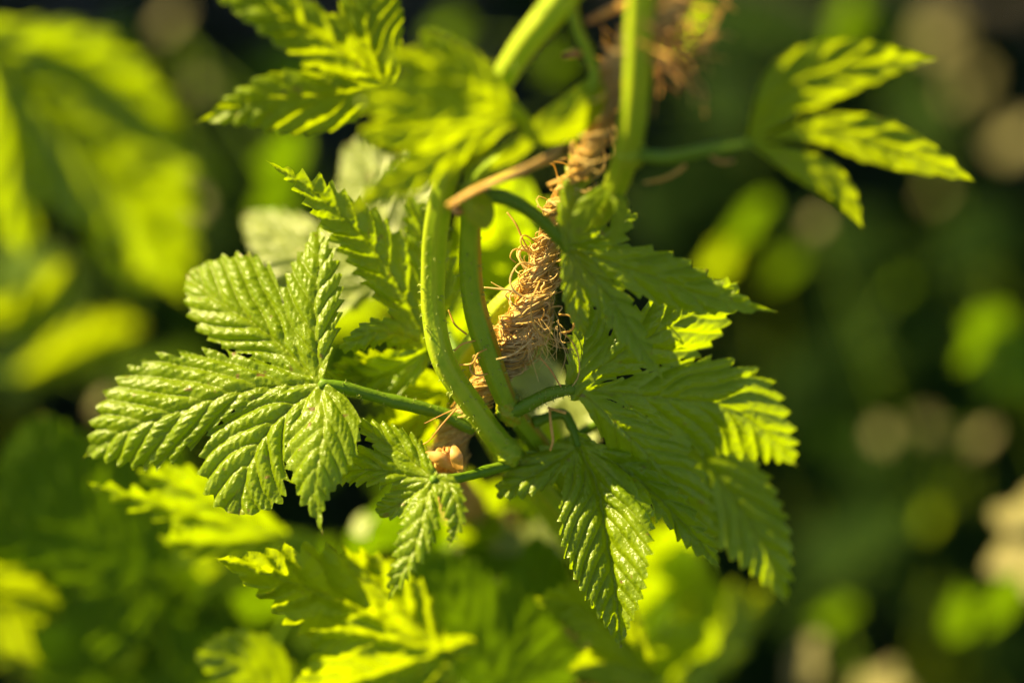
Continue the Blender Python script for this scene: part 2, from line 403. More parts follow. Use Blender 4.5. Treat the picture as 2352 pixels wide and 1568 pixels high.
PATH = {}                               # drawn course of each shoot's stem, so that leaf stalks can reach it
def stalk_to(parent, x, y, z):
    Q = spline(PATH[parent.name], 40); d = (Q[:, 0] - x) ** 2 + (Q[:, 1] - y - 60) ** 2 + ((Q[:, 2] - z) * .6) ** 2
    q = Q[int(np.argmin(d))]
    return [((x + q[0]) / 2, (y + q[1]) / 2 - 25, (z + q[2]) / 2), tuple(q)]

def leaf(parent, base, lobes, z=0., mat='leaf', step=6., relief=1., petiole=None, prad=12, seed=None, label=None,
         name='leaf', bris=0, tooth=.75, wav=5., pmat='petiole', kk=1.35, tilt=(0, 0)):
    seed = seed if seed is not None else int(base[0] * 7 + base[1])
    b = (base[0], base[1], 0.)
    D, T = leaf_field(b, lobes, step, relief, tooth, seed, wav, kk)
    D[:, 2] += tilt[0] * (D[:, 0] - base[0]) + tilt[1] * (D[:, 1] - base[1])
    V = world(D[:, 0], D[:, 1], D[:, 2] + z)
    nrm = vnormals(V, T)
    flip = np.sign(nrm @ (-F3)); flip[flip == 0] = 1
    if np.median(flip) < 0: T = T[:, ::-1]
    nrm *= flip[:, None]
    V = V + nrm * (D[:, 3] * U)[:, None]
    o = mesh_obj(name, V, T, mat, parent, {'vein': np.clip(D[:, 4], 0, 1), 'tip': np.clip(D[:, 5], 0, 1)})
    if label: o['label'] = label
    if petiole is None and parent.name in PATH and name == 'leaf': petiole = stalk_to(parent, base[0], base[1], z)
    if petiole is not None:
        P = [(base[0], base[1], z + 2)] + list(petiole)
        stem('petiole', P, [prad * .85, prad, prad * 1.1], pmat, o, n=30, ridge=.06, sides=14, bristles=bris, blen=9)
    return o

# ================================================================== SETTING
g = 60
gv = np.array([[x, y, 0] for x in np.linspace(-60, 60, g) for y in np.linspace(-60, 60, g)])
gv[:, 2] = .0
gt = []
for i in range(g - 1):
    for j in range(g - 1):
        a = i * g + j; gt += [[a, a + g, a + g + 1], [a, a + g + 1, a + 1]]
ground = tag(mesh_obj('ground', gv, gt, 'soil'), 'dark bare soil under the hop plants', kind='structure')

def leaf_cloud(centres, sizes, up):
    """one folded, pointed six-point leaf at every centre"""
    tmpl = np.array([[0, 0, 0], [.35, .28, .08], [.75, .18, .05], [1.05, 0, -.08], [.75, -.18, .05], [.35, -.28, .08], [.45, 0, 0]])
    tri = np.array([[0, 6, 1], [1, 6, 2], [2, 6, 3], [3, 6, 4], [4, 6, 5], [5, 6, 0]])
    n = len(centres)
    a = nr.normal(size=(n, 3)); a[:, 2] -= .15; a /= np.linalg.norm(a, axis=1)[:, None]
    nn = nr.normal(size=(n, 3)) * .6 + np.array(up); nn -= a * (nn * a).sum(1)[:, None]; nn /= np.linalg.norm(nn, axis=1)[:, None]
    b = np.cross(nn, a)
    V = centres[:, None] + sizes[:, None, None] * (tmpl[None, :, :1] * a[:, None] + tmpl[None, :, 1:2] * b[:, None] * 1.3 + tmpl[None, :, 2:] * nn[:, None])
    T = tri[None] + (np.arange(n) * 7)[:, None, None]
    return V.reshape(-1, 3), T.reshape(-1, 3)

# tall leafy screen, mostly unseen, added to keep the background in shade
he = empty('shade_hedge', (0, 1.5, 0), 'added leafy screen behind and left of the hop bine, shading the background', 'shade_hedge')
nh = 20000
hc = np.stack([nr.uniform(-2.2, 2.6, nh), nr.uniform(1.25, 1.75, nh), nr.uniform(0, 1, nh) ** .85 * 1.42], 1)
side = np.arange(nh) % 2 == 0                                    # unseen left wing, added to block sun from the background
ns_ = int(side.sum())
hc[side] = np.stack([nr.uniform(-1.75, -1.2, ns_), nr.uniform(.98, 2.2, ns_), nr.uniform(0, 2.1, ns_)], 1)
hc[:, 2] *= 1 + .10 * np.sin(hc[:, 0] * 5.1 + hc[:, 1] * 4) * np.sin(hc[:, 0] * 2.3 + 1)
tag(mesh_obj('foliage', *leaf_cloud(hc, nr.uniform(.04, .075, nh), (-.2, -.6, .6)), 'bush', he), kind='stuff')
for i in range(7):
    x = -2.6 + i * .8 + rnd.uniform(-.1, .1)
    C = spline([[x, 1.5, 0], [x + rnd.uniform(-.06, .06), 1.5, .5], [x + rnd.uniform(-.1, .1), 1.52, 1.15]], 12)
    mesh_obj('trunk', *tube(C, [.02, .014, .006], 8), 'bark', he)

# low growth on the soil
nu = 7000
uc = np.stack([nr.uniform(-1.1, 1.1, nu), nr.uniform(-.35, 1.3, nu), nr.uniform(.01, .16, nu)], 1)
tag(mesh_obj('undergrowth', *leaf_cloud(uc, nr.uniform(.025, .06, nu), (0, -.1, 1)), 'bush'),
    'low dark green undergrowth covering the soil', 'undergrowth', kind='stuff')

# ================================================================== THE THREE BINES AND THE TWINE
bineA = empty('hop_bine', wpt(1450, 1600, 900), 'smooth thick hop bine curving left of the twine, carrying the sharp five-lobed leaf', 'hop bine', 'hop bines climbing the twine')
bineB = empty('hop_bine', wpt(1470, 1600, 940), 'hop bine with an orange-brown stripe down its right edge, between curved bine and twine', 'hop bine', 'hop bines climbing the twine')
bineC = empty('hop_bine', wpt(1440, 1600, 1000), 'upright blurred hop bine at the top, its lone blurred leaf spreading far right', 'hop bine', 'hop bines climbing the twine')

stem('stem', [(1450, 1600, 900), (1410, 1400, 560), (1330, 1240, 360), (1230, 1110, 190), (1150, 1020, 90), (1085, 930, 40), (1020, 830, 0), (996, 720, -20), (996, 600, -70), (1006, 500, -140), (1030, 400, -215), (1080, 300, -270), (1130, 220, -320), (1200, 110, -380), (1270, 25, -430), (1330, -60, -470)],
     [26, 27, 27, 28, 28, 27, 27, 27, 28, 29, 30, 31], 'stem', bineA, n=110, bristles=520, blen=11, ridge=.06, sides=30)
stem('stem', [(1470, 1600, 940), (1430, 1400, 600), (1360, 1220, 400), (1260, 1050, 200), (1170, 930, 62), (1125, 820, 10), (1090, 700, -30), (1080, 600, -75), (1080, 510, -130), (1076, 450, -190), (1110, 395, -260), (1190, 335, -305), (1250, 295, -335), (1325, 245, -370), (1366, 180, -395), (1350, 120, -410), (1322, 55, -430), (1305, -60, -460)],
     [26, 27, 27, 27, 26, 25, 25, 25, 25, 25, 24, 20, 18, 19, 15, 12, 11, 11], 'stemred', bineB, n=110, stripe=(.95, .3, .84), bristles=520, blen=11, ridge=.07, sides=36)
stem('stem', [(1440, 1600, 1000), (1390, 1400, 680), (1290, 1220, 500), (1160, 1050, 330), (1060, 860, 190), (1110, 760, 130), (1165, 690, 95), (1290, 590, 40), (1390, 470, -160), (1440, 350, -330), (1462, 200, -430), (1470, 60, -490), (1476, -60, -540)],
     [24, 25, 26, 26, 27, 28, 31], 'stem', bineC, n=110, bristles=200, ridge=.06, sides=30)

def node(par, c, r, mat='stem'):
    """swollen joint where the leaf stalks leave the bine"""
    S = spline([(c[0] + 10, c[1] + 34, c[2] + 14), (c[0], c[1], c[2]), (c[0] - 10, c[1] - 34, c[2] - 14)], 20)
    return stem('node', S, [r * .62, r * 1.0, r * 1.22, r * 1.0, r * .62], mat, par, n=24, ridge=.10, sides=18)
node(bineA, (1165, 1040, 98), 29); node(bineB, (1172, 938, 64), 28, 'stemred'); node(bineB, (1082, 455, -188), 26, 'stemred'); node(bineC, (1446, 348, -334), 30)
# ---- leaves of the left bine
leaf(bineA, (735, 881), [
    LB([(610, 764, -8), (500, 690, -14), (422, 627, 14)], (86, 134), (.25, .12), (.66, .68), .10, (.85, .62), 9, g=(1.3, 3.2)),
    LB([(722, 720, -16), (732, 600, -22), (733, 506, -6)], (74, 62), (.10, .45), .5, .14, 1.0, 9, g=1.3),
    LB([(640, 885, -10), (524, 903, -26), (371, 957, -34), (280, 992, -20), (182, 1055, 25)], (104, 132), (.45, .15), (.72, .62), .13, (1.15, 1.2), 12, g=(2.7, 1.7)),
    LB([(636, 962, -6), (585, 1035, -4), (556, 1115, 8), (546, 1190, 30)], (104, 106), (.15, .1), (.8, .64), .14, .5, 8, g=(1.7, 1.8)),
    LB([(744, 967, -28), (728, 1069, -30), (722, 1145, -14), (740, 1230, 12)], (86, 78), (.5, .45), (.3, .36), .2, (1.3, 1.7), 9, g=1.1),
], z=0, step=2.5, relief=1.0, petiole=[(800, 892, 14), (900, 920, 40), (1010, 948, 70), (1090, 985, 80)], prad=15, bris=60,
    tilt=(-.33, -.30), seed=3, tooth=.85, label='large five-lobed wrinkled leaf in sharp focus', mat='leaf')
leaf(bineA, (993, 1101), [
    LB([(930, 1045, 6), (870, 1005, 2), (808, 963, 10)], (28, 46), (.1, .3), .4, .4, .8, 7),
    LB([(940, 1092, 4), (873, 1078, -2), (800, 1082, 4), (752, 1112, 24)], (36, 48), (.2, .2), .6, .4, .6, 7),
    LB([(940, 1140, 14), (895, 1165, 26), (858, 1168, 40)], (36, 40), (.2, .2), .5, .4, .6, 6),
    LB([(975, 1160, -16), (960, 1234, -26), (924, 1312, -24), (885, 1389, -4)], (36, 40), (.45, .55), .36, .5, 1.15, 9),
    LB([(1032, 1116, -4), (1050, 1180, -2), (1045, 1220, 4), (1028, 1265, 10)], (24, 32), (.7, .3), .36, .6, 1.1, 7),
], z=-85, step=2.2, relief=1.2, petiole=[(1050, 1098, -30), (1120, 1080, 50), (1185, 1062, 110)], prad=12, tilt=(-.3, -.22), seed=8, tooth=.85, mat='leaf', wav=4,
    label='small young leaf with a long drooping tip')
leaf(bineA, (885, 196), [
    LB([(774, 111, -20), (641, 30, -10), (442, -53, 60)], (66, 56), (.2, .35), .46, .3, 1.1, 9),
    LB([(752, 221, -6), (597, 232, 10), (437, 286, 60)], (84, 66), (.1, .5), .40, .25, 1.35, 9),
    LB([(845, 66, -10), (850, -100, 20)], (70, 80), (.3, .1), .5, .3, .8, 8),
], z=-200, mat='young', step=4, tooth=.4, relief=1.1, tilt=(.3, .22), petiole=[(960, 250, -220), (1030, 340, -235)], prad=12)
leaf(bineA, (1173, 268), [
    LB([(1062, 177, -20), (1010, 120, -10), (966, 62, 20)], (60, 62), (.3, .4), .45, .35, .8, 7),
    LB([(1040, 190, -5), (950, 140, 0), (872, 118, 30)], (40, 34), (.4, .3), .6, .3, .5, 6),
    LB([(1060, 250, -30), (940, 236, -24), (812, 226, 12)], (50, 56), (.4, .4), .6, .4, .5, 8),
    LB([(1060, 290, -20), (950, 300, -14), (818, 306, 30)], (44, 40), (.4, .4), .6, .4, .5, 8),
    LB([(1060, 320, 0), (960, 385, 10), (870, 440, 0), (790, 505, 10)], (44, 48), (.5, .5), .4, .4, 1., 9),
], z=-420, mat='young', step=4.5, tooth=.4, relief=1.3, wav=14, tilt=(.3, .3), petiole=[(1150, 240, -360), (1120, 235, -320)], prad=11,
    label='crumpled young leaf blurred in front of the stem')
# ---- leaves of the striped bine
leaf(bineB, (1317, 892), [
    LB([(1335, 830, 6), (1345, 760, 30), (1330, 690, 60)], (40, 62), (-.2, .2), .5, .5, .7, 7),
    LB([(1445, 802, -10), (1570, 734, -6), (1704, 643, 30)], (80, 86), (.35, .5), .6, .16, .85, 9, g=(1.2, 1.7)),
    LB([(1476, 908, -14), (1664, 934, -20), (1758, 992, -10), (1837, 1076, 20)], (104, 116), (.35, .30), (.58, .56), .08, .95, 12, g=(1.8, 2.8)),
    LB([(1383, 942, -20), (1514, 1071, -34), (1589, 1165, -26), (1658, 1326, 10)], (70, 70), (.15, .9), .46, .14, 1.25, 13, g=1.6),
], z=0, step=2.8, relief=.75, petiole=[(1260, 905, 14), (1190, 940, 45), (1150, 950, 70)], prad=16, bris=90, tilt=(.40, .22), seed=5, tooth=.9, mat='leaf',
    label='broad leaf with shaded upper face and long pointed lobes')
leaf(bineB, (1305, 570), [
    LB([(1476, 628, -70), (1633, 684, -140), (1803, 720, -210)], (64, 50), (.4, .4), .42, .2, 1.5, 9, g=1.3),
    LB([(1414, 696, -60), (1470, 790, -110), (1535, 888, -150)], (32, 44), (.3, .3), .42, .25, 1.2, 8, g=1.1),
    LB([(1322, 650, -20), (1330, 720, -30), (1345, 775, -30)], (32, 34), (.3, .3), .5, .5, .9, 6),
], z=-120, step=3.5, tooth=.45, mat='leaf', tilt=(.3, .3), petiole=[(1230, 495, -170), (1160, 455, -200), (1100, 450, -200)], prad=16, bris=30, relief=.8)
leaf(bineB, (1330, 1024), [
    LB([(1370, 1115, -6), (1394, 1240, 0), (1416, 1378, 20), (1426, 1496, 60)], (104, 104), (-.75, -.35), .42, .35, .95, 13),
    LB([(1245, 1077, -20), (1190, 1110, -26), (1136, 1146, -20)], (44, 46), (.2, .3), .5, .4, .8, 6),
    LB([(1290, 1030, -10), (1262, 1042, -10)], (22, 22), (.2, .2), .5, .5, .6, 3),
    LB([(1440, 1080, 20), (1560, 1190, 50), (1660, 1310, 90)], (44, 44), (.2, .3), .5, .4, .9, 9),
], z=90, step=3., mat='leaf', relief=1.2, tilt=(-.22, -.2), petiole=[(1316, 985, 100), (1290, 950, 110), (1225, 970, 110)], prad=12, label='hanging leaf folded along its midrib, one half glinting')
leaf(bineB, (1480, 950), [
    LB([(1590, 1030, 10), (1664, 1115, 10), (1758, 1265, 20), (1812, 1395, 70)], (92, 100), (.1, -.2), .48, .35, .95, 12),
    LB([(1560, 930, 10), (1640, 960, 30)], (40, 40), (.2, .2), .5, .5, .7, 5),
], z=230, step=4, mat='leaf', relief=.9, tilt=(.12, .0), petiole=[(1400, 960, 240), (1260, 1040, 190)], prad=12)
leaf(bineB, (1225, 306), [
    LB([(1190, 265, -10), (1158, 218, -10)], (17, 17), (.2, .2), .4, .8, .8, 3),
    LB([(1306, 268, -10), (1350, 220, -6), (1374, 172, 10)], (44, 52), (.3, .3), .5, .6, .5, 5),
    LB([(1180, 345, 8), (1120, 388, 20)], (22, 22), (.3, .3), .4, .8, .7, 4),
], z=-405, tilt=(.3, .3), step=4, mat='young', name='stipule', relief=.3, tooth=.08)
leaf(bineB, (1075, 440), [
    LB([(1100, 480, -12), (1118, 528, -8)], (34, 34), (.5, .5), .5, .7, .5, 4),
    LB([(1090, 395, -14), (1110, 350, -10), (1142, 322, 0)], (24, 24), (.4, .4), .5, .6, .6, 4),
], z=-235, step=4, mat='young', name='stipule', relief=.3, tooth=.06)
# ---- leaves of the upright bine
leaf(bineC, (1718, 327), [
    LB([(1810, 205, -20), (1930, 158, -20), (2063, 140, 0), (2168, 137, 40)], (74, 66), (.3, .1), .40, .12, 1.3, 8, g=1.4),
    LB([(1896, 297, 0), (2087, 350, 0), (2256, 424, 30)], (52, 50), (.5, .2), .52, .1, 1.1, 8, g=2.0),
    LB([(1824, 374, 0), (1920, 431, 10), (1990, 535, 40)], (40, 36), (.6, .2), .5, .14, 1.2, 7, g=1.5),
], z=-470, step=4, tooth=.12, mat='young', relief=.55, tilt=(.36, .25), petiole=[(1620, 345, -430), (1530, 362, -380), (1450, 352, -335)], prad=14, seed=12)
leaf(bineC, (1308, 560), [
    LB([(1310, 500, -10), (1325, 430, -16), (1345, 300, 0)], (34, 24), (.7, .4), .5, .5, 1., 7),
    LB([(1400, 540, 30), (1440, 500, 40), (1470, 490, 50)], (22, 30), (.5, .1), .5, .4, .6, 4),
], z=-150, step=4, mat='leaf', relief=.9, wav=8)
leaf(bineC, (1395, 430), [
    LB([(1345, 480, 20), (1318, 560, 20)], (24, 22), (.4, .4), .5, .5, .7, 6),
    LB([(1425, 470, -10), (1418, 520, -8), (1402, 575, -5)], (15, 14), (.5, .5), .5, .6, .7, 4),
], z=-240, step=4, mat='young', name='stipule', relief=.6, tooth=.1)
leaf(bineC, (985, 800), [
    LB([(935, 690, 10), (850, 560, 20), (720, 440, 10), (602, 362, -10)], (66, 62), (.2, .5), .4, .4, 1.2, 12),
    LB([(985, 660, 30), (965, 520, 60), (930, 440, 80)], (60, 60), (.2, .3), .5, .4, .8, 8),
    LB([(930, 770, -40), (860, 765, -56), (774, 806, -40)], (26, 30), (.2, .9), .5, .6, .6, 7),
    LB([(900, 850, 30), (820, 870, 50), (750, 850, 60)], (60, 50), (-.3, .3), .5, .4, .7, 6),
], z=150, step=3.5, mat='leaf', relief=1.2, tilt=(.25, .1), petiole=[(1040, 860, 170), (1080, 880, 190)], prad=11)
leaf(bineC, (1030, 900), [
    LB([(930, 880, 10), (840, 850, 10), (760, 835, 20)], (66, 60), (-.6, -.5), .5, .5, .7, 6),
    LB([(960, 950, 10), (880, 980, 10), (820, 960, 30)], (50, 50), (-.5, -.5), .5, .5, .7, 6),
    LB([(1000, 1000, 10), (980, 1050, 20)], (50, 50), (-.4, -.4), .5, .5, .7, 5),
], z=270, step=5, mat='young', relief=1., tilt=(.45, .3), petiole=[(1080, 930, 280), (1120, 985, 285)], prad=11)
leaf(bineC, (1290, 900), [
    LB([(1240, 860, 10), (1180, 860, 10), (1130, 900, 20)], (50, 50), (-.3, -.3), .5, .5, .6, 5),
    LB([(1340, 980, 30), (1380, 1010, 40)], (40, 50), (.3, .3), .5, .5, .6, 5),
    LB([(1230, 940, 0), (1200, 1000, 0)], (40, 40), (-.2, -.2), .5, .5, .6, 5),
], z=430, step=6, tilt=(-.5, -.4), mat='pale', relief=1.)
leaf(bineC, (900, 640), [
    LB([(760, 590, 0), (640, 540, 0), (552, 488, 10)], (95, 62), (-.2, .3), .55, .4, .7, 9),
    LB([(870, 500, 0), (850, 400, 0), (800, 322, 10)], (90, 80), (.2, .2), .5, .4, .6, 8),
    LB([(950, 500, 10), (960, 400, 20), (930, 330, 30)], (50, 60), (.2, .2), .5, .4, .7, 8),
    LB([(760, 680, 0), (680, 660, 10), (600, 680, 30)], (50, 50), (.2, .2), .5, .4, .7, 7),
], z=380, step=5, mat='pale', relief=1.9, tilt=(-.4, -.5), petiole=[(1010, 740, 360), (1070, 860, 260)], prad=12, label='pale leaf turned to the sun behind the others')

# ---- coir twine
rope = empty('coir_twine', wpt(1420, 1800, 2400), 'frayed brown coir twine twisting up between the hop bines', 'twine')
RC = spline([(1420, 1800, 2400), (1370, 1500, 1800), (1250, 1330, 1300), (1120, 1200, 900), (1040, 1130, 480), (1018, 1060, 200), (1060, 960, 120), (1105, 895, 100), (1160, 820, 76), (1205, 745, 48), (1235, 660, 34), (1258, 560, 12), (1272, 490, -30), (1320, 400, -150), (1368, 310, -260), (1395, 210, -340), (1440, 110, -420), (1520, 30, -490), (1560, -60, -540)], 300)
RCw = world(RC[:, 0], RC[:, 1], RC[:, 2])
rT, rN, rB = frames(RCw)
ralong = np.r_[0, np.cumsum(np.linalg.norm(np.diff(RCw, axis=0), axis=1))] / U
rfat = np.interp(RC[:, 1], [-60, 100, 300, 480, 560, 660, 760, 850, 900, 1060, 1300], [1.0, .8, .62, .6, .85, 1.2, 1.5, 1.2, 1.0, 1.25, 1.1])
PER = 290.
def ply_path(ply, i0, i1):
    i = np.arange(i0, i1); th = ralong[i] / PER * 2 * math.pi + ply * 2 * math.pi / 3
    return i, th
for ply in range(3):
    i, th = ply_path(ply, 0, 300)
    off = 17 * U * rfat[i]
    C = RCw[i] + off[:, None] * (np.cos(th)[:, None] * rN[i] + np.sin(th)[:, None] * rB[i])
    mesh_obj('strand', *tube(C, 17 * U * rfat, 14, .05, 5, 30), 'fibred', rope)
tight = []; tight2 = []
for k in range(1300):
    ply = k % 3; ln = int(nr.integers(10, 34)); i0 = int(nr.integers(0, 300 - ln)); i, th = ply_path(ply, i0, i0 + ln)
    off = 17 * U * rfat[i]; Cp = RCw[i] + off[:, None] * (np.cos(th)[:, None] * rN[i] + np.sin(th)[:, None] * rB[i])
    a0 = nr.uniform(0, 6.28); a = a0 + th * nr.uniform(.3, 2.2) + nr.normal(0, .22, ln).cumsum() * .5
    lift = np.zeros(ln)
    if nr.uniform() < .6:
        tl = np.linspace(0, 1, ln); lift = np.clip((tl - nr.uniform(.5, .85)) * 4, 0, 1) ** 1.6 * nr.uniform(2, 22) * (2.2 if i0 > 190 else 1)
    if nr.uniform() < .3:
        lift = lift + np.sin(np.linspace(0, math.pi, ln)) * nr.uniform(0, 12)
    rad = (17.5 * rfat[i] + nr.uniform(-.5, 2.5) + lift) * U
    C = Cp + rad[:, None] * (np.cos(a)[:, None] * rN[i] + np.sin(a)[:, None] * rB[i])
    (tight if nr.uniform() < .75 else tight2).append(tube(C, np.array([1.6, 1.9, 1.2]) * U * nr.uniform(.6, 1.55), 4))
tag(mesh_obj('wound_fibre', *join(tight), 'fibre', rope), kind='stuff')
tag(mesh_obj('wound_fibre', *join(tight2), 'orange', rope), kind='stuff')
def free(P, rad, mat='fibre', n=26, par=rope, name='loose_fibre'):
    S = spline(P, n); return mesh_obj(name, *tube(world(S[:, 0], S[:, 1], S[:, 2]), np.asarray(rad, float) * U, 6), mat, par)
def rp(y): 
    i = int(np.argmin(np.abs(RC[:, 1] - y))); return RC[i]
for k in range(84):                                              # loops standing off the twine
    y = nr.uniform(560, 860); c = rp(y); sgn = -1 if nr.uniform() < .68 else 1
    f = rfat[int(np.argmin(np.abs(RC[:, 1] - y)))]
    h = nr.uniform(12, 46); le = nr.uniform(12, 48); zz = c[2] - nr.uniform(-5, 28) * f
    x0 = c[0] + sgn * nr.uniform(5, 28) * f
    P = [(x0 - sgn * 8, y, zz), (x0 + sgn * h * .7, y - le * .35, zz - nr.uniform(-6, 16)), (x0 + sgn * h, y + nr.uniform(-6, 6), zz - nr.uniform(-6, 20)),
         (x0 + sgn * h * .75, y + le * .5, zz - nr.uniform(0, 22)), (x0 + sgn * h * .1, y + le * nr.uniform(.6, .9), zz - nr.uniform(0, 18)), (x0 - sgn * nr.uniform(5, 25), y + le * nr.uniform(.3, .8), zz - 14)]
    if nr.uniform() < .35: P = P[:4]
    free(P, np.array([1.9, 1.8, 1.2]) * nr.uniform(.5, 1.7), 'fibre' if nr.uniform() < .65 else 'orange')
for k in range(42):                                              # tuft hanging below the thick knot
    x0 = nr.uniform(1205, 1285); y0 = 755 + nr.uniform(-25, 25); z0 = -30 + nr.normal(0, 10)
    a = nr.normal(math.pi / 2 - .15, .5); L = nr.uniform(40, 105)
    x1 = x0 + math.cos(a) * L * .5; y1 = y0 + math.sin(a) * L * .5
    a2 = a + nr.normal(0, .7)
    free([(x0, y0, z0), (x1, y1, z0 - 6 + nr.normal(0, 8)), (x1 + math.cos(a2) * L * .5, y1 + math.sin(a2) * L * .5, z0 + nr.normal(0, 18))], np.array([1., .9, .4]) * nr.uniform(.6, 1.1))
for P, r, mt in [
    ([(1112, 660, -10), (1150, 664, -14), (1185, 668, -12)], [1.8, 2.2, 1.6], 'fibre'),
    ([(1128, 648, -5), (1150, 660, -12), (1180, 672, -10)], [1, 1.2, 1], 'fibre'),
    ([(1165, 488, -30), (1185, 515, -34), (1200, 548, -30), (1215, 575, -24)], [2, 2.3, 2], 'orange'),
    ([(1236, 560, -20), (1205, 540, -40), (1196, 555, -46), (1210, 575, -40), (1240, 580, -30)], [1.6, 2, 1.6], 'orange'),
    ([(1225, 583, -20), (1185, 572, -30), (1172, 590, -34), (1185, 603, -30)], [1.4, 1.8, 1.5], 'orange'),
    ([(1235, 610, -30), (1195, 605, -40), (1172, 640, -45), (1185, 672, -45), (1225, 685, -45), (1268, 672, -45)], [2, 2.4, 2], 'fibre'),
    ([(1240, 645, -48), (1222, 690, -60), (1222, 735, -64), (1245, 770, -60), (1262, 768, -56), (1266, 735, -50)], [2, 2.3, 2], 'orange'),
    ([(1284, 722, -20), (1308, 725, -24), (1318, 745, -30), (1310, 760, -30), (1285, 764, -24)], [2.2, 2.6, 2.2], 'orange'),
    ([(1290, 762, -20), (1318, 790, -24), (1330, 830, -22), (1328, 865, -14), (1312, 890, -8)], [1.5, 1.6, 1.2], 'fibred'),
    ([(1240, 820, -30), (1265, 850, -20), (1282, 878, -10), (1292, 892, 0)], [1.8, 2., 1.6], 'papery'),
    ([(1140, 825, -40), (1175, 815, -50), (1210, 790, -50), (1228, 765, -44)], [1.6, 2, 1.8], 'fibre'),
    ([(1030, 712, 10), (1045, 745, 8), (1072, 768, 6)], [1.8, 2.2, 2], 'orange'),
    ([(1043, 806, -20), (1062, 790, -30), (1092, 782, -26)], [1.6, 2, 1.6], 'orange'),
    ([(1056, 838, -20), (1085, 834, -34), (1098, 812, -34), (1120, 800, -20)], [1.8, 2.2, 2], 'orange'),
    ([(1120, 820, 0), (1088, 825, -10), (1080, 848, -14), (1095, 862, -10), (1120, 858, 0)], [2, 2.2, 2], 'orange'),
    ([(958, 1024, 30), (985, 1012, 20), (1015, 975, 10), (1048, 938, 30)], [1., 1.6, 2.2], 'papery'),
    ([(975, 972, 30), (1010, 955, 24), (1046, 938, 30)], [.8, 1.2, 1.6], 'papery'),
    ([(1028, 472, -330), (1090, 438, -340), (1170, 402, -345), (1240, 375, -340), (1300, 358, -330)], [5, 8, 7, 7, 2], 'orange'),
    ([(1034, 476, -334), (1080, 446, -344), (1150, 414, -350), (1210, 392, -346), (1262, 352, -338)], [2, 4, 5, 4, 1.5], 'papery'),
    ([(1060, 456, -338), (1130, 418, -350), (1205, 384, -348), (1275, 345, -338), (1310, 322, -330)], [1.5, 3, 4, 3, 1], 'fibre'),
    ([(1296, 338, -320), (1240, 372, -335), (1190, 400, -338)], [2, 3, 2], 'papery'),
    ([(1478, 420, -320), (1520, 412, -330), (1550, 398, -335), (1574, 380, -335)], [2, 4, 4, 5], 'orange'),
    ([(1632, 360, -390), (1655, 372, -392), (1685, 370, -394)], [2.5, 4, 3], 'papery'),
    ([(1262, 938, 60), (1266, 980, 60), (1270, 1010, 58), (1264, 1034, 55)], [3, 4, 3], 'orange'),
    ([(1258, 936, 60), (1300, 948, 60)], [3, 4], 'orange'),
    ([(1340, 380, -200), (1290, 412, -200), (1260, 425, -190)], [3, 4, 5], 'orange'),
]: free(P, r, mt)
for k in range(60):                                              # blurred fray at the top right of the twine
    x0 = nr.uniform(1500, 1560); y0 = nr.uniform(-20, 150); z0 = -450 + nr.normal(0, 40)
    a = nr.normal(.75, .45); L = nr.uniform(50, 170)
    a2 = a + nr.normal(0, .5)
    x1, y1 = x0 + math.cos(a) * L * .5, y0 + math.sin(a) * L * .5
    free([(x0 - 40, y0 - 20, z0), (x0, y0, z0), (x1, y1, z0 + nr.normal(0, 20)), (x1 + math.cos(a2) * L * .5, y1 + math.sin(a2) * L * .5, z0 + nr.normal(0, 30))], np.array([2.4, 2.2, 1.2]) * nr.uniform(.7, 1.3), 'papery' if k % 3 else 'orange')
for P, r in [([(1350, 50, -440), (1400, 25, -450), (1450, 5, -450)], [6, 9, 7]), ([(1380, 165, -400), (1410, 125, -410), (1440, 95, -420)], [8, 12, 8]),
             ([(1295, 128, -380), (1325, 122, -385), (1350, 128, -385)], [5, 7, 5])]:
    free(P, r, 'papery')
# ---- withered bracts
def bract(par, c, z, s, seed):
    q = np.random.default_rng(seed)
    nb = 12; th = np.linspace(0, 2 * math.pi, 28, endpoint=False); ph = np.linspace(.05, math.pi - .05, 16)
    TH, PH = np.meshgrid(th, ph)
    rr = s * (1 + .22 * np.sin(5 * TH + 3 * PH) + .13 * np.sin(9 * TH - 5 * PH + seed) + .12 * vnoise(TH * 3, PH * 5, seed))
    X = c[0] + rr * np.sin(PH) * np.cos(TH) * 1.25; Y = c[1] - rr * np.cos(PH) * .95; Z = z + rr * np.sin(PH) * np.sin(TH)
    V = world(X.ravel(), Y.ravel(), Z.ravel()); T = []
    for i in range(15):
        for j in range(28):
            a = i * 28 + j; b = i * 28 + (j + 1) % 28; T += [[a, b, b + 28], [a, b + 28, a + 28]]
    return mesh_obj('withered_bract', V, T, 'papery', par)
bract(bineA, (1022, 1056), 48, 25, 2)
for k, (bx_, by_, tx_, ty_, w_) in enumerate([(1050, 1072, 974, 1036, 15), (1056, 1078, 1040, 1018, 14)]):
    leaf(bineA, (bx_, by_), [LB([((bx_ + tx_) / 2, (by_ + ty_) / 2, -16), (tx_, ty_, 2)], (w_, w_), (.6, .6), .5, .6, .8, 1.2)],
         z=22 - 5 * k, step=2.4, mat='papery', name='withered_bract', relief=.1, wav=8, tooth=.05, seed=k)
bract(bineB, (1195, 1062), 110, 14, 5)
bract(bineB, (1052, 484), -190, 9, 7)

# ================================================================== NEIGHBOURING SHOOTS, OUT OF FOCUS
def shoot(label, stemP, rad=18, cat='hop shoot', mat='stem'):
    P = np.asarray(stemP, float)
    e = empty('hop_shoot', wpt(*P[0]), label, cat, 'hop shoots around the bine')
    PATH[e.name] = stemP
    stem('stem', stemP, rad, mat, e, n=24, sides=10)
    return e

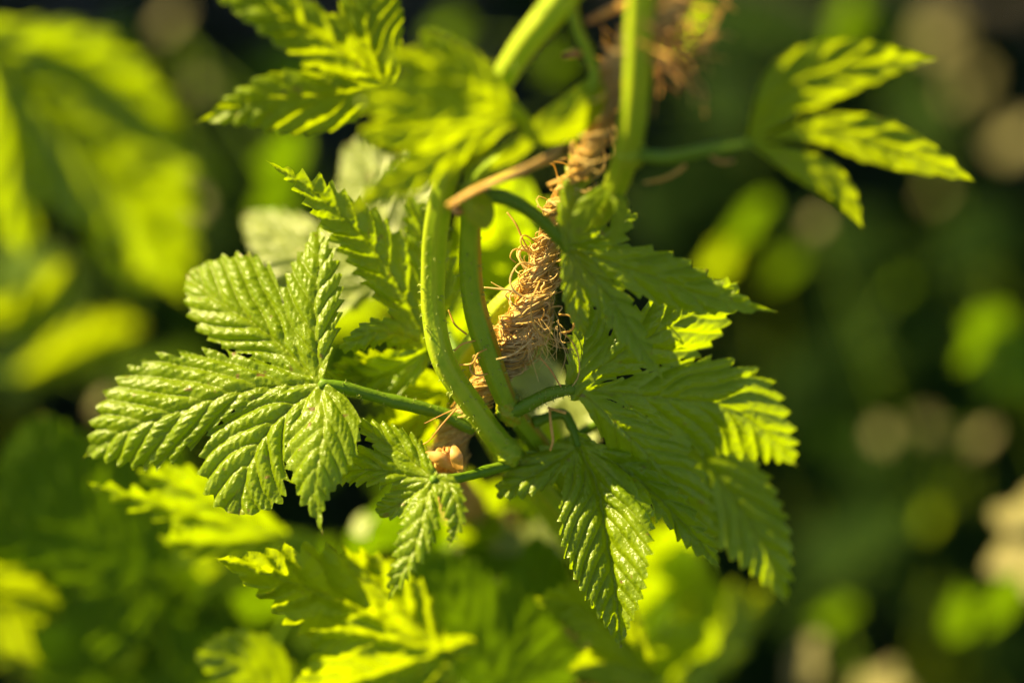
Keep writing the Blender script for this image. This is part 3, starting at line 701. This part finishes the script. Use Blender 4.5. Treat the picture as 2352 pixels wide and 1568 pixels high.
s1 = shoot('large blurred hop shoot at the left edge, its broad leaf lit from behind', [(-260, 1300, 2200), (-240, 700, 1700), (-160, 250, 1350), (-60, 90, 1250)], 24)
leaf(s1, (-40, 90), [
    LB([(120, 250, -30), (270, 430, -30), (440, 700, 60)], (190, 150), (-.5, -.6), .45, .4, .9, 9),
    LB([(160, 130, 0), (320, 240, 20), (440, 350, 40)], (90, 90), (-.4, -.5), .5, .4, .7, 7),
    LB([(20, 300, 0), (40, 480, 10), (60, 600, 30)], (90, 90), (.2, -.3), .5, .4, .7, 7),
], z=1200, tilt=(.36, .28), mat='leaf', step=9, relief=1.)
leaf(s1, (-60, 700), [LB([(20, 730, 0), (90, 690, 0), (160, 600, 10)], (60, 60), (-.5, -.5), .5, .4, .6, 5)], z=1500, tilt=(.5, .4), mat='young', step=9)
leaf(s1, (60, 860), [LB([(180, 800, 0), (250, 770, 0), (330, 750, 10)], (60, 60), (-.5, -.5), .5, .4, .6, 5)], z=1900, tilt=(.5, .4), mat='young', step=9)

s2 = shoot('hop shoot low on the left with big shaded leaves', [(350, 1900, 1600), (340, 1600, 1250), (330, 1330, 900)], 22)
leaf(s2, (330, 1310), [
    LB([(200, 1200, 0), (120, 1080, 0), (90, 940, 30)], (170, 160), (.2, .2), .5, .5, .7, 8),
    LB([(180, 1290, 0), (20, 1230, 0), (-120, 1150, 20)], (120, 130), (.2, .2), .5, .5, .7, 8),
    LB([(330, 1150, 10), (300, 1020, 20), (250, 960, 40)], (110, 120), (.2, .2), .5, .5, .6, 7),
    LB([(260, 1400, 0), (120, 1450, 10), (30, 1440, 30)], (110, 90), (.2, .2), .5, .5, .6, 7),
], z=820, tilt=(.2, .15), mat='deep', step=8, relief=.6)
leaf(s2, (640, 1225), [
    LB([(520, 1170, -10), (400, 1110, -10), (305, 1082, 20)], (56, 60), (-.6, -.2), .5, .4, .7, 7),
    LB([(500, 1200, 0), (340, 1150, 0), (190, 1105, 20)], (34, 30), (-.5, -.3), .5, .4, .8, 7),
    LB([(560, 1240, 0), (450, 1245, 0), (360, 1235, 10)], (44, 40), (-.6, -.6), .5, .4, .7, 6),
], z=560, tilt=(.6, .5), mat='leaf', step=7, petiole=[(700, 1290, 640), (620, 1500, 860), (400, 1750, 1300)], prad=12)
leaf(s2, (-90, 1330), [
    LB([(20, 1390, 0), (90, 1450, 0), (170, 1492, 20)], (95, 90), (-.5, -.5), .5, .6, .6, 6),
], z=700, tilt=(.4, .4), mat='young', step=8)
leaf(s2, (380, 1560), [
    LB([(300, 1440, 0), (400, 1350, 0), (480, 1330, 20)], (90, 110), (.1, .1), .5, .5, .6, 6),
    LB([(500, 1480, 0), (640, 1440, 10)], (90, 90), (.1, .1), .5, .5, .6, 6),
    LB([(200, 1580, 0), (60, 1560, 10)], (80, 90), (.1, .1), .5, .5, .6, 6),
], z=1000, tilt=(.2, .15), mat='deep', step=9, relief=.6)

s3 = shoot('hop shoot below the centre with a bright backlit leaf pointing left', [(1120, 2000, 1100), (1100, 1750, 800), (1020, 1520, 470)], 20)
leaf(s3, (1010, 1500), [
    LB([(860, 1420, -10), (680, 1340, -10), (485, 1278, 40)], (95, 110), (-.55, -.2), .45, .4, .9, 9),
    LB([(900, 1470, -6), (780, 1450, -6), (680, 1450, 20)], (90, 90), (-.5, -.4), .5, .4, .7, 7),
    LB([(930, 1400, 10), (850, 1320, 20), (780, 1250, 40)], (60, 70), (.2, .2), .5, .4, .7, 6),
    LB([(900, 1540, 0), (780, 1580, 10), (640, 1640, 40)], (100, 120), (-.5, -.6), .5, .4, .8, 8),
    LB([(1050, 1480, -10), (1095, 1470, 0)], (30, 30), (-.4, -.4), .5, .5, .6, 4),
], z=420, tilt=(.55, .5), mat='young', step=6, relief=1.6)
leaf(s3, (660, 1660), [
    LB([(600, 1570, 0), (540, 1520, 0), (440, 1500, 20)], (80, 90), (.2, .3), .5, .4, .8, 7),
    LB([(700, 1580, 10), (740, 1520, 20)], (60, 60), (.2, .2), .5, .5, .7, 5),
], z=480, tilt=(.35, .3), mat='leaf', step=8)
leaf(s3, (1140, 1580), [
    LB([(1080, 1450, 0), (1020, 1350, 0), (960, 1250, 20)], (100, 110), (.2, .2), .5, .5, .7, 8),
    LB([(1200, 1440, 0), (1240, 1320, 0), (1225, 1220, 20)], (100, 90), (.2, .2), .5, .5, .7, 8),
    LB([(1260, 1520, 0), (1360, 1500, 20)], (80, 80), (.2, .2), .5, .5, .7, 6),
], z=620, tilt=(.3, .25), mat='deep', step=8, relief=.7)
leaf(s3, (1170, 1360), [
    LB([(1120, 1270, 0), (1060, 1195, 20)], (90, 90), (.2, .2), .6, .5, .5, 5),
    LB([(1230, 1280, 0), (1270, 1200, 20)], (60, 60), (.2, .2), .6, .5, .5, 5),
], z=900, mat='pale', step=9)

s4 = shoot('hop shoot at the lower right of centre with a sunlit yellow-green leaf', [(1650, 1950, 1300), (1580, 1700, 850), (1500, 1560, 560)], 18)
leaf(s4, (1490, 1550), [
    LB([(1400, 1450, 0), (1320, 1390, 0), (1215, 1375, 20)], (60, 70), (-.6, -.4), .5, .4, .8, 8),
    LB([(1400, 1520, 0), (1300, 1540, 10)], (50, 50), (-.6, -.4), .5, .4, .8, 6),
], z=480, tilt=(.4, .4), mat='young', step=7)
leaf(s4, (1560, 1560), [
    LB([(1560, 1430, 0), (1520, 1300, 0), (1500, 1180, 20)], (100, 110), (-.4, -.5), .5, .4, .7, 8),
    LB([(1650, 1460, 0), (1690, 1330, 20)], (70, 70), (-.4, -.4), .5, .4, .7, 6),
], z=1100, tilt=(.5, .4), mat='leaf', step=9)
leaf(s4, (1620, 1520), [LB([(1660, 1470, 0), (1720, 1400, 0), (1770, 1350, 10)], (42, 42), (-.6, -.6), .5, .5, .6, 5)], z=1400, tilt=(.5, .4), mat='young', step=9)
leaf(s4, (1540, 1640), [LB([(1570, 1560, 0), (1600, 1500, 10)], (46, 46), (-.6, -.6), .5, .5, .6, 5)], z=1300, tilt=(.5, .4), mat='young', step=9)

# a little bushy template leaf for the far shoots
D_, T_ = leaf_field((0, 0, 0), [
    LB([(0, -80, -6), (0, -190, 20)], (62, 62), (.3, .3), .5, .4, .8, 6),
    LB([(-60, -50, 0), (-140, -110, 20)], (46, 50), (.3, .3), .5, .4, .8, 5),
    LB([(60, -50, 0), (140, -110, 20)], (50, 46), (.3, .3), .5, .4, .8, 5),
], 11, 1., .3, 4, 6)
TV = np.stack([D_[:, 0], -D_[:, 1], -D_[:, 2] + D_[:, 3]], 1) / 190.
def far_leaf(par, x, y, z, size, roll, tilt, mat):
    """leaf of the given drawn size at depth z, its face turned by tilt = (about x, about y)"""
    key = 'far_' + mat
    me = bpy.data.meshes.get(key)
    if me is None:
        o0 = mesh_obj(key, TV, T_, mat, None, {'vein': np.clip(D_[:, 4], 0, 1)}); me = o0.data; me.name = key; bpy.data.objects.remove(o0)
    o = bpy.data.objects.new('leaf', me); col.objects.link(o); o.parent = par
    axes = Matrix((RGT, UPV, -FWD)).transposed()
    rot = axes @ Matrix.Rotation(tilt[1], 3, 'Y') @ Matrix.Rotation(tilt[0], 3, 'X') @ Matrix.Rotation(roll, 3, 'Z')
    s = size * U * (FOCUS + z * U) / FOCUS
    o.matrix_parent_inverse = Matrix.Identity(4)
    ctr = Vector(wpt(x, y, z)) - rot @ Vector((0, .5 * s, 0))
    o.matrix_basis = Matrix.Translation(ctr - par.location) @ rot.to_4x4() @ Matrix.Scale(s, 4)
    return o
SUNTILT = (-.5, -.75)                   # leaf face roughly square to the sun
def cluster(label, root, items, mat='stem'):
    e = empty('hop_shoot', wpt(*root), label, 'hop shoot', 'hop shoots around the bine')
    for (x, y, z, s, mt, sunny) in items:
        tl = (.55 + rnd.uniform(-.2, .2), .75 + rnd.uniform(-.2, .2)) if sunny == 2 else (SUNTILT[0] + rnd.uniform(-.3, .3), SUNTILT[1] + rnd.uniform(-.3, .3)) if sunny else (rnd.uniform(-.9, .2), rnd.uniform(-.2, .9))
        o = far_leaf(e, x, y, z, s, rnd.uniform(-3, 3), tl, mt)
    xs = np.array([it[:3] for it in items], float)
    top = xs[np.argmin(xs[:, 1])]
    S = [tuple(root), tuple((np.array(root) + top) / 2 + np.array([rnd.uniform(-40, 40), 0, 60])), (top[0] + 20, top[1] + 30, top[2] + 60)]
    stem('stem', S, [12, 8, 4], mat, e, n=20, sides=8)
    PATH[e.name] = S
    for o in [c for c in e.children if c.name.startswith('leaf')]:
        p = np.array(o.matrix_basis.translation + e.location) - C3; dep = p @ F3; k = .36 / 2352 * dep
        x, y, z = p @ R3 / k + 1176, 784 - p @ U3 / k, (dep - FOCUS) / U
        Q = spline([(x, y, z)] + stalk_to(e, x, y, z), 10)
        mesh_obj('petiole', *tube(world(Q[:, 0], Q[:, 1], Q[:, 2]), np.array([2.2, 2.8, 3.5]) * U, 6), 'petiole', e)
    return e
cluster('far shoot at the top right corner with pale leaves standing in for sun glints', (2500, 1100, 5200), [
    (2165, 70, 3900, 100, 'straw', 1), (2245, 175, 3800, 60, 'straw', 1), (2185, 215, 3700, 50, 'straw', 1), (2325, 310, 3600, 90, 'straw', 1),
    (2150, 440, 3400, 36, 'straw', 1), (1960, 40, 2600, 100, 'deep', 2), (1940, 110, 2600, 80, 'deep', 2), (1590, 60, 1600, 100, 'young', 2)])
cluster('far shoot right of centre with small green leaves catching the sun', (2250, 1500, 4200), [
    (1870, 510, 2400, 42, 'straw', 1), (1725, 520, 2000, 120, 'deep', 2), (1665, 600, 2000, 110, 'leaf', 2), (1800, 610, 2500, 70, 'deep', 2), (2065, 665, 3000, 40, 'deep', 2), (2295, 585, 3200, 46, 'deep', 2)])
cluster('far shoot at the right edge with a broad green leaf', (2560, 1500, 4200), [
    (2260, 790, 2000, 170, 'deep', 2), (2345, 850, 1900, 190, 'deep', 0)])
cluster('far shoot low on the right with dim pale leaf tips', (2300, 1700, 4000), [
    (2020, 1000, 2600, 44, 'straw', 1), (2250, 1000, 2500, 50, 'straw', 1), (2140, 975, 2700, 60, 'straw', 0), (2130, 1190, 2800, 50, 'leaf', 2)])
cluster('pale leaf cluster at the right edge below the middle', (2480, 1650, 2600), [
    (2335, 1255, 1400, 200, 'straw', 1), (2365, 1150, 1400, 140, 'straw', 1), (2290, 1400, 1700, 150, 'deep', 2), (2220, 1405, 1700, 120, 'deep', 2)])
cluster('pale leaf cluster along the bottom right edge', (2000, 1900, 3000), [
    (1850, 1530, 1700, 110, 'straw', 1), (2020, 1560, 1900, 120, 'straw', 1), (1920, 1420, 2200, 90, 'deep', 2)])
cluster('far shoot between the left leaf and the centre with round spots of sun', (500, 1500, 4200), [
    (440, 470, 2600, 46, 'straw', 1), (385, 40, 3000, 60, 'straw', 1), (460, 200, 2600, 40, 'straw', 0), (640, 370, 2000, 130, 'deep', 2), (650, 460, 2000, 110, 'deep', 2), (230, 930, 1800, 56, 'straw', 1)])
cluster('far shoot behind the top of the bine in half shade', (1400, 1500, 5000), [
    (1030, 80, 2800, 70, 'deep', 2), (1280, 150, 2600, 60, 'deep', 2), (1650, 250, 3000, 160, 'bush', 0), (1560, 480, 2600, 200, 'bush', 0), (1900, 900, 2800, 220, 'bush', 0)])
# green behind the stems in the middle
cluster('shoot right behind the twine filling the gaps between bines with green', (1250, 1900, 1700), [
    (1180, 600, 560, 200, 'leaf', 2), (1250, 520, 620, 180, 'leaf', 2), (1120, 520, 640, 190, 'leaf', 2), (1040, 700, 560, 190, 'leaf', 2), (1300, 1000, 560, 190, 'leaf', 2), (1230, 1120, 640, 200, 'leaf', 2), (1120, 1170, 700, 190, 'leaf', 2), (1000, 1190, 760, 200, 'deep', 2), (880, 1230, 800, 170, 'deep', 2), (1560, 1240, 900, 230, 'leaf', 2), (1480, 1380, 900, 220, 'leaf', 2), (835, 1200, 700, 60, 'pale', 1)])

# leaves of the mid distance, half in shade, filling the view behind the bine
def fill(label, root, box, n, mats, zr, sr, lit=(0, 0, 0, 2)):
    it = []
    for _ in range(n):
        it.append((rnd.uniform(box[0], box[2]), rnd.uniform(box[1], box[3]), rnd.uniform(*zr), rnd.uniform(*sr), rnd.choice(mats), rnd.choice(lit)))
    return cluster(label, root, it)
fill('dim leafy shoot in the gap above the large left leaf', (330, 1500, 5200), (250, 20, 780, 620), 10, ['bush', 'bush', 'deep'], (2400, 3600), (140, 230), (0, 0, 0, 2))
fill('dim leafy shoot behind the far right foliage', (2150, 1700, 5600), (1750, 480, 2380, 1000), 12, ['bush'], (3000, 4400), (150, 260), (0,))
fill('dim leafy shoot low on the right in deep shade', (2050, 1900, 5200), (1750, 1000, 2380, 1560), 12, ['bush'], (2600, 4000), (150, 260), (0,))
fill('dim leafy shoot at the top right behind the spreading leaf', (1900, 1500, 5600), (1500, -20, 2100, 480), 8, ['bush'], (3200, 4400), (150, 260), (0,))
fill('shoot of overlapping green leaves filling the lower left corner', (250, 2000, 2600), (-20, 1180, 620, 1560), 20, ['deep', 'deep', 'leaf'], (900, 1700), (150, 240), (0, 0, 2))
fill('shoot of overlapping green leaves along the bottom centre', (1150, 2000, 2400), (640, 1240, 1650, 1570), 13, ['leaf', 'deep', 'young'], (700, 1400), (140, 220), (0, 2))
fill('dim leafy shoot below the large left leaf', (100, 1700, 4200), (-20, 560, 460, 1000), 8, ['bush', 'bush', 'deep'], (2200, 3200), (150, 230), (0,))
fill('green leafy shoot behind the pale leaf left of the bines', (800, 1900, 3200), (500, 560, 1000, 1150), 9, ['leaf', 'deep'], (900, 1600), (130, 200), (0, 2))
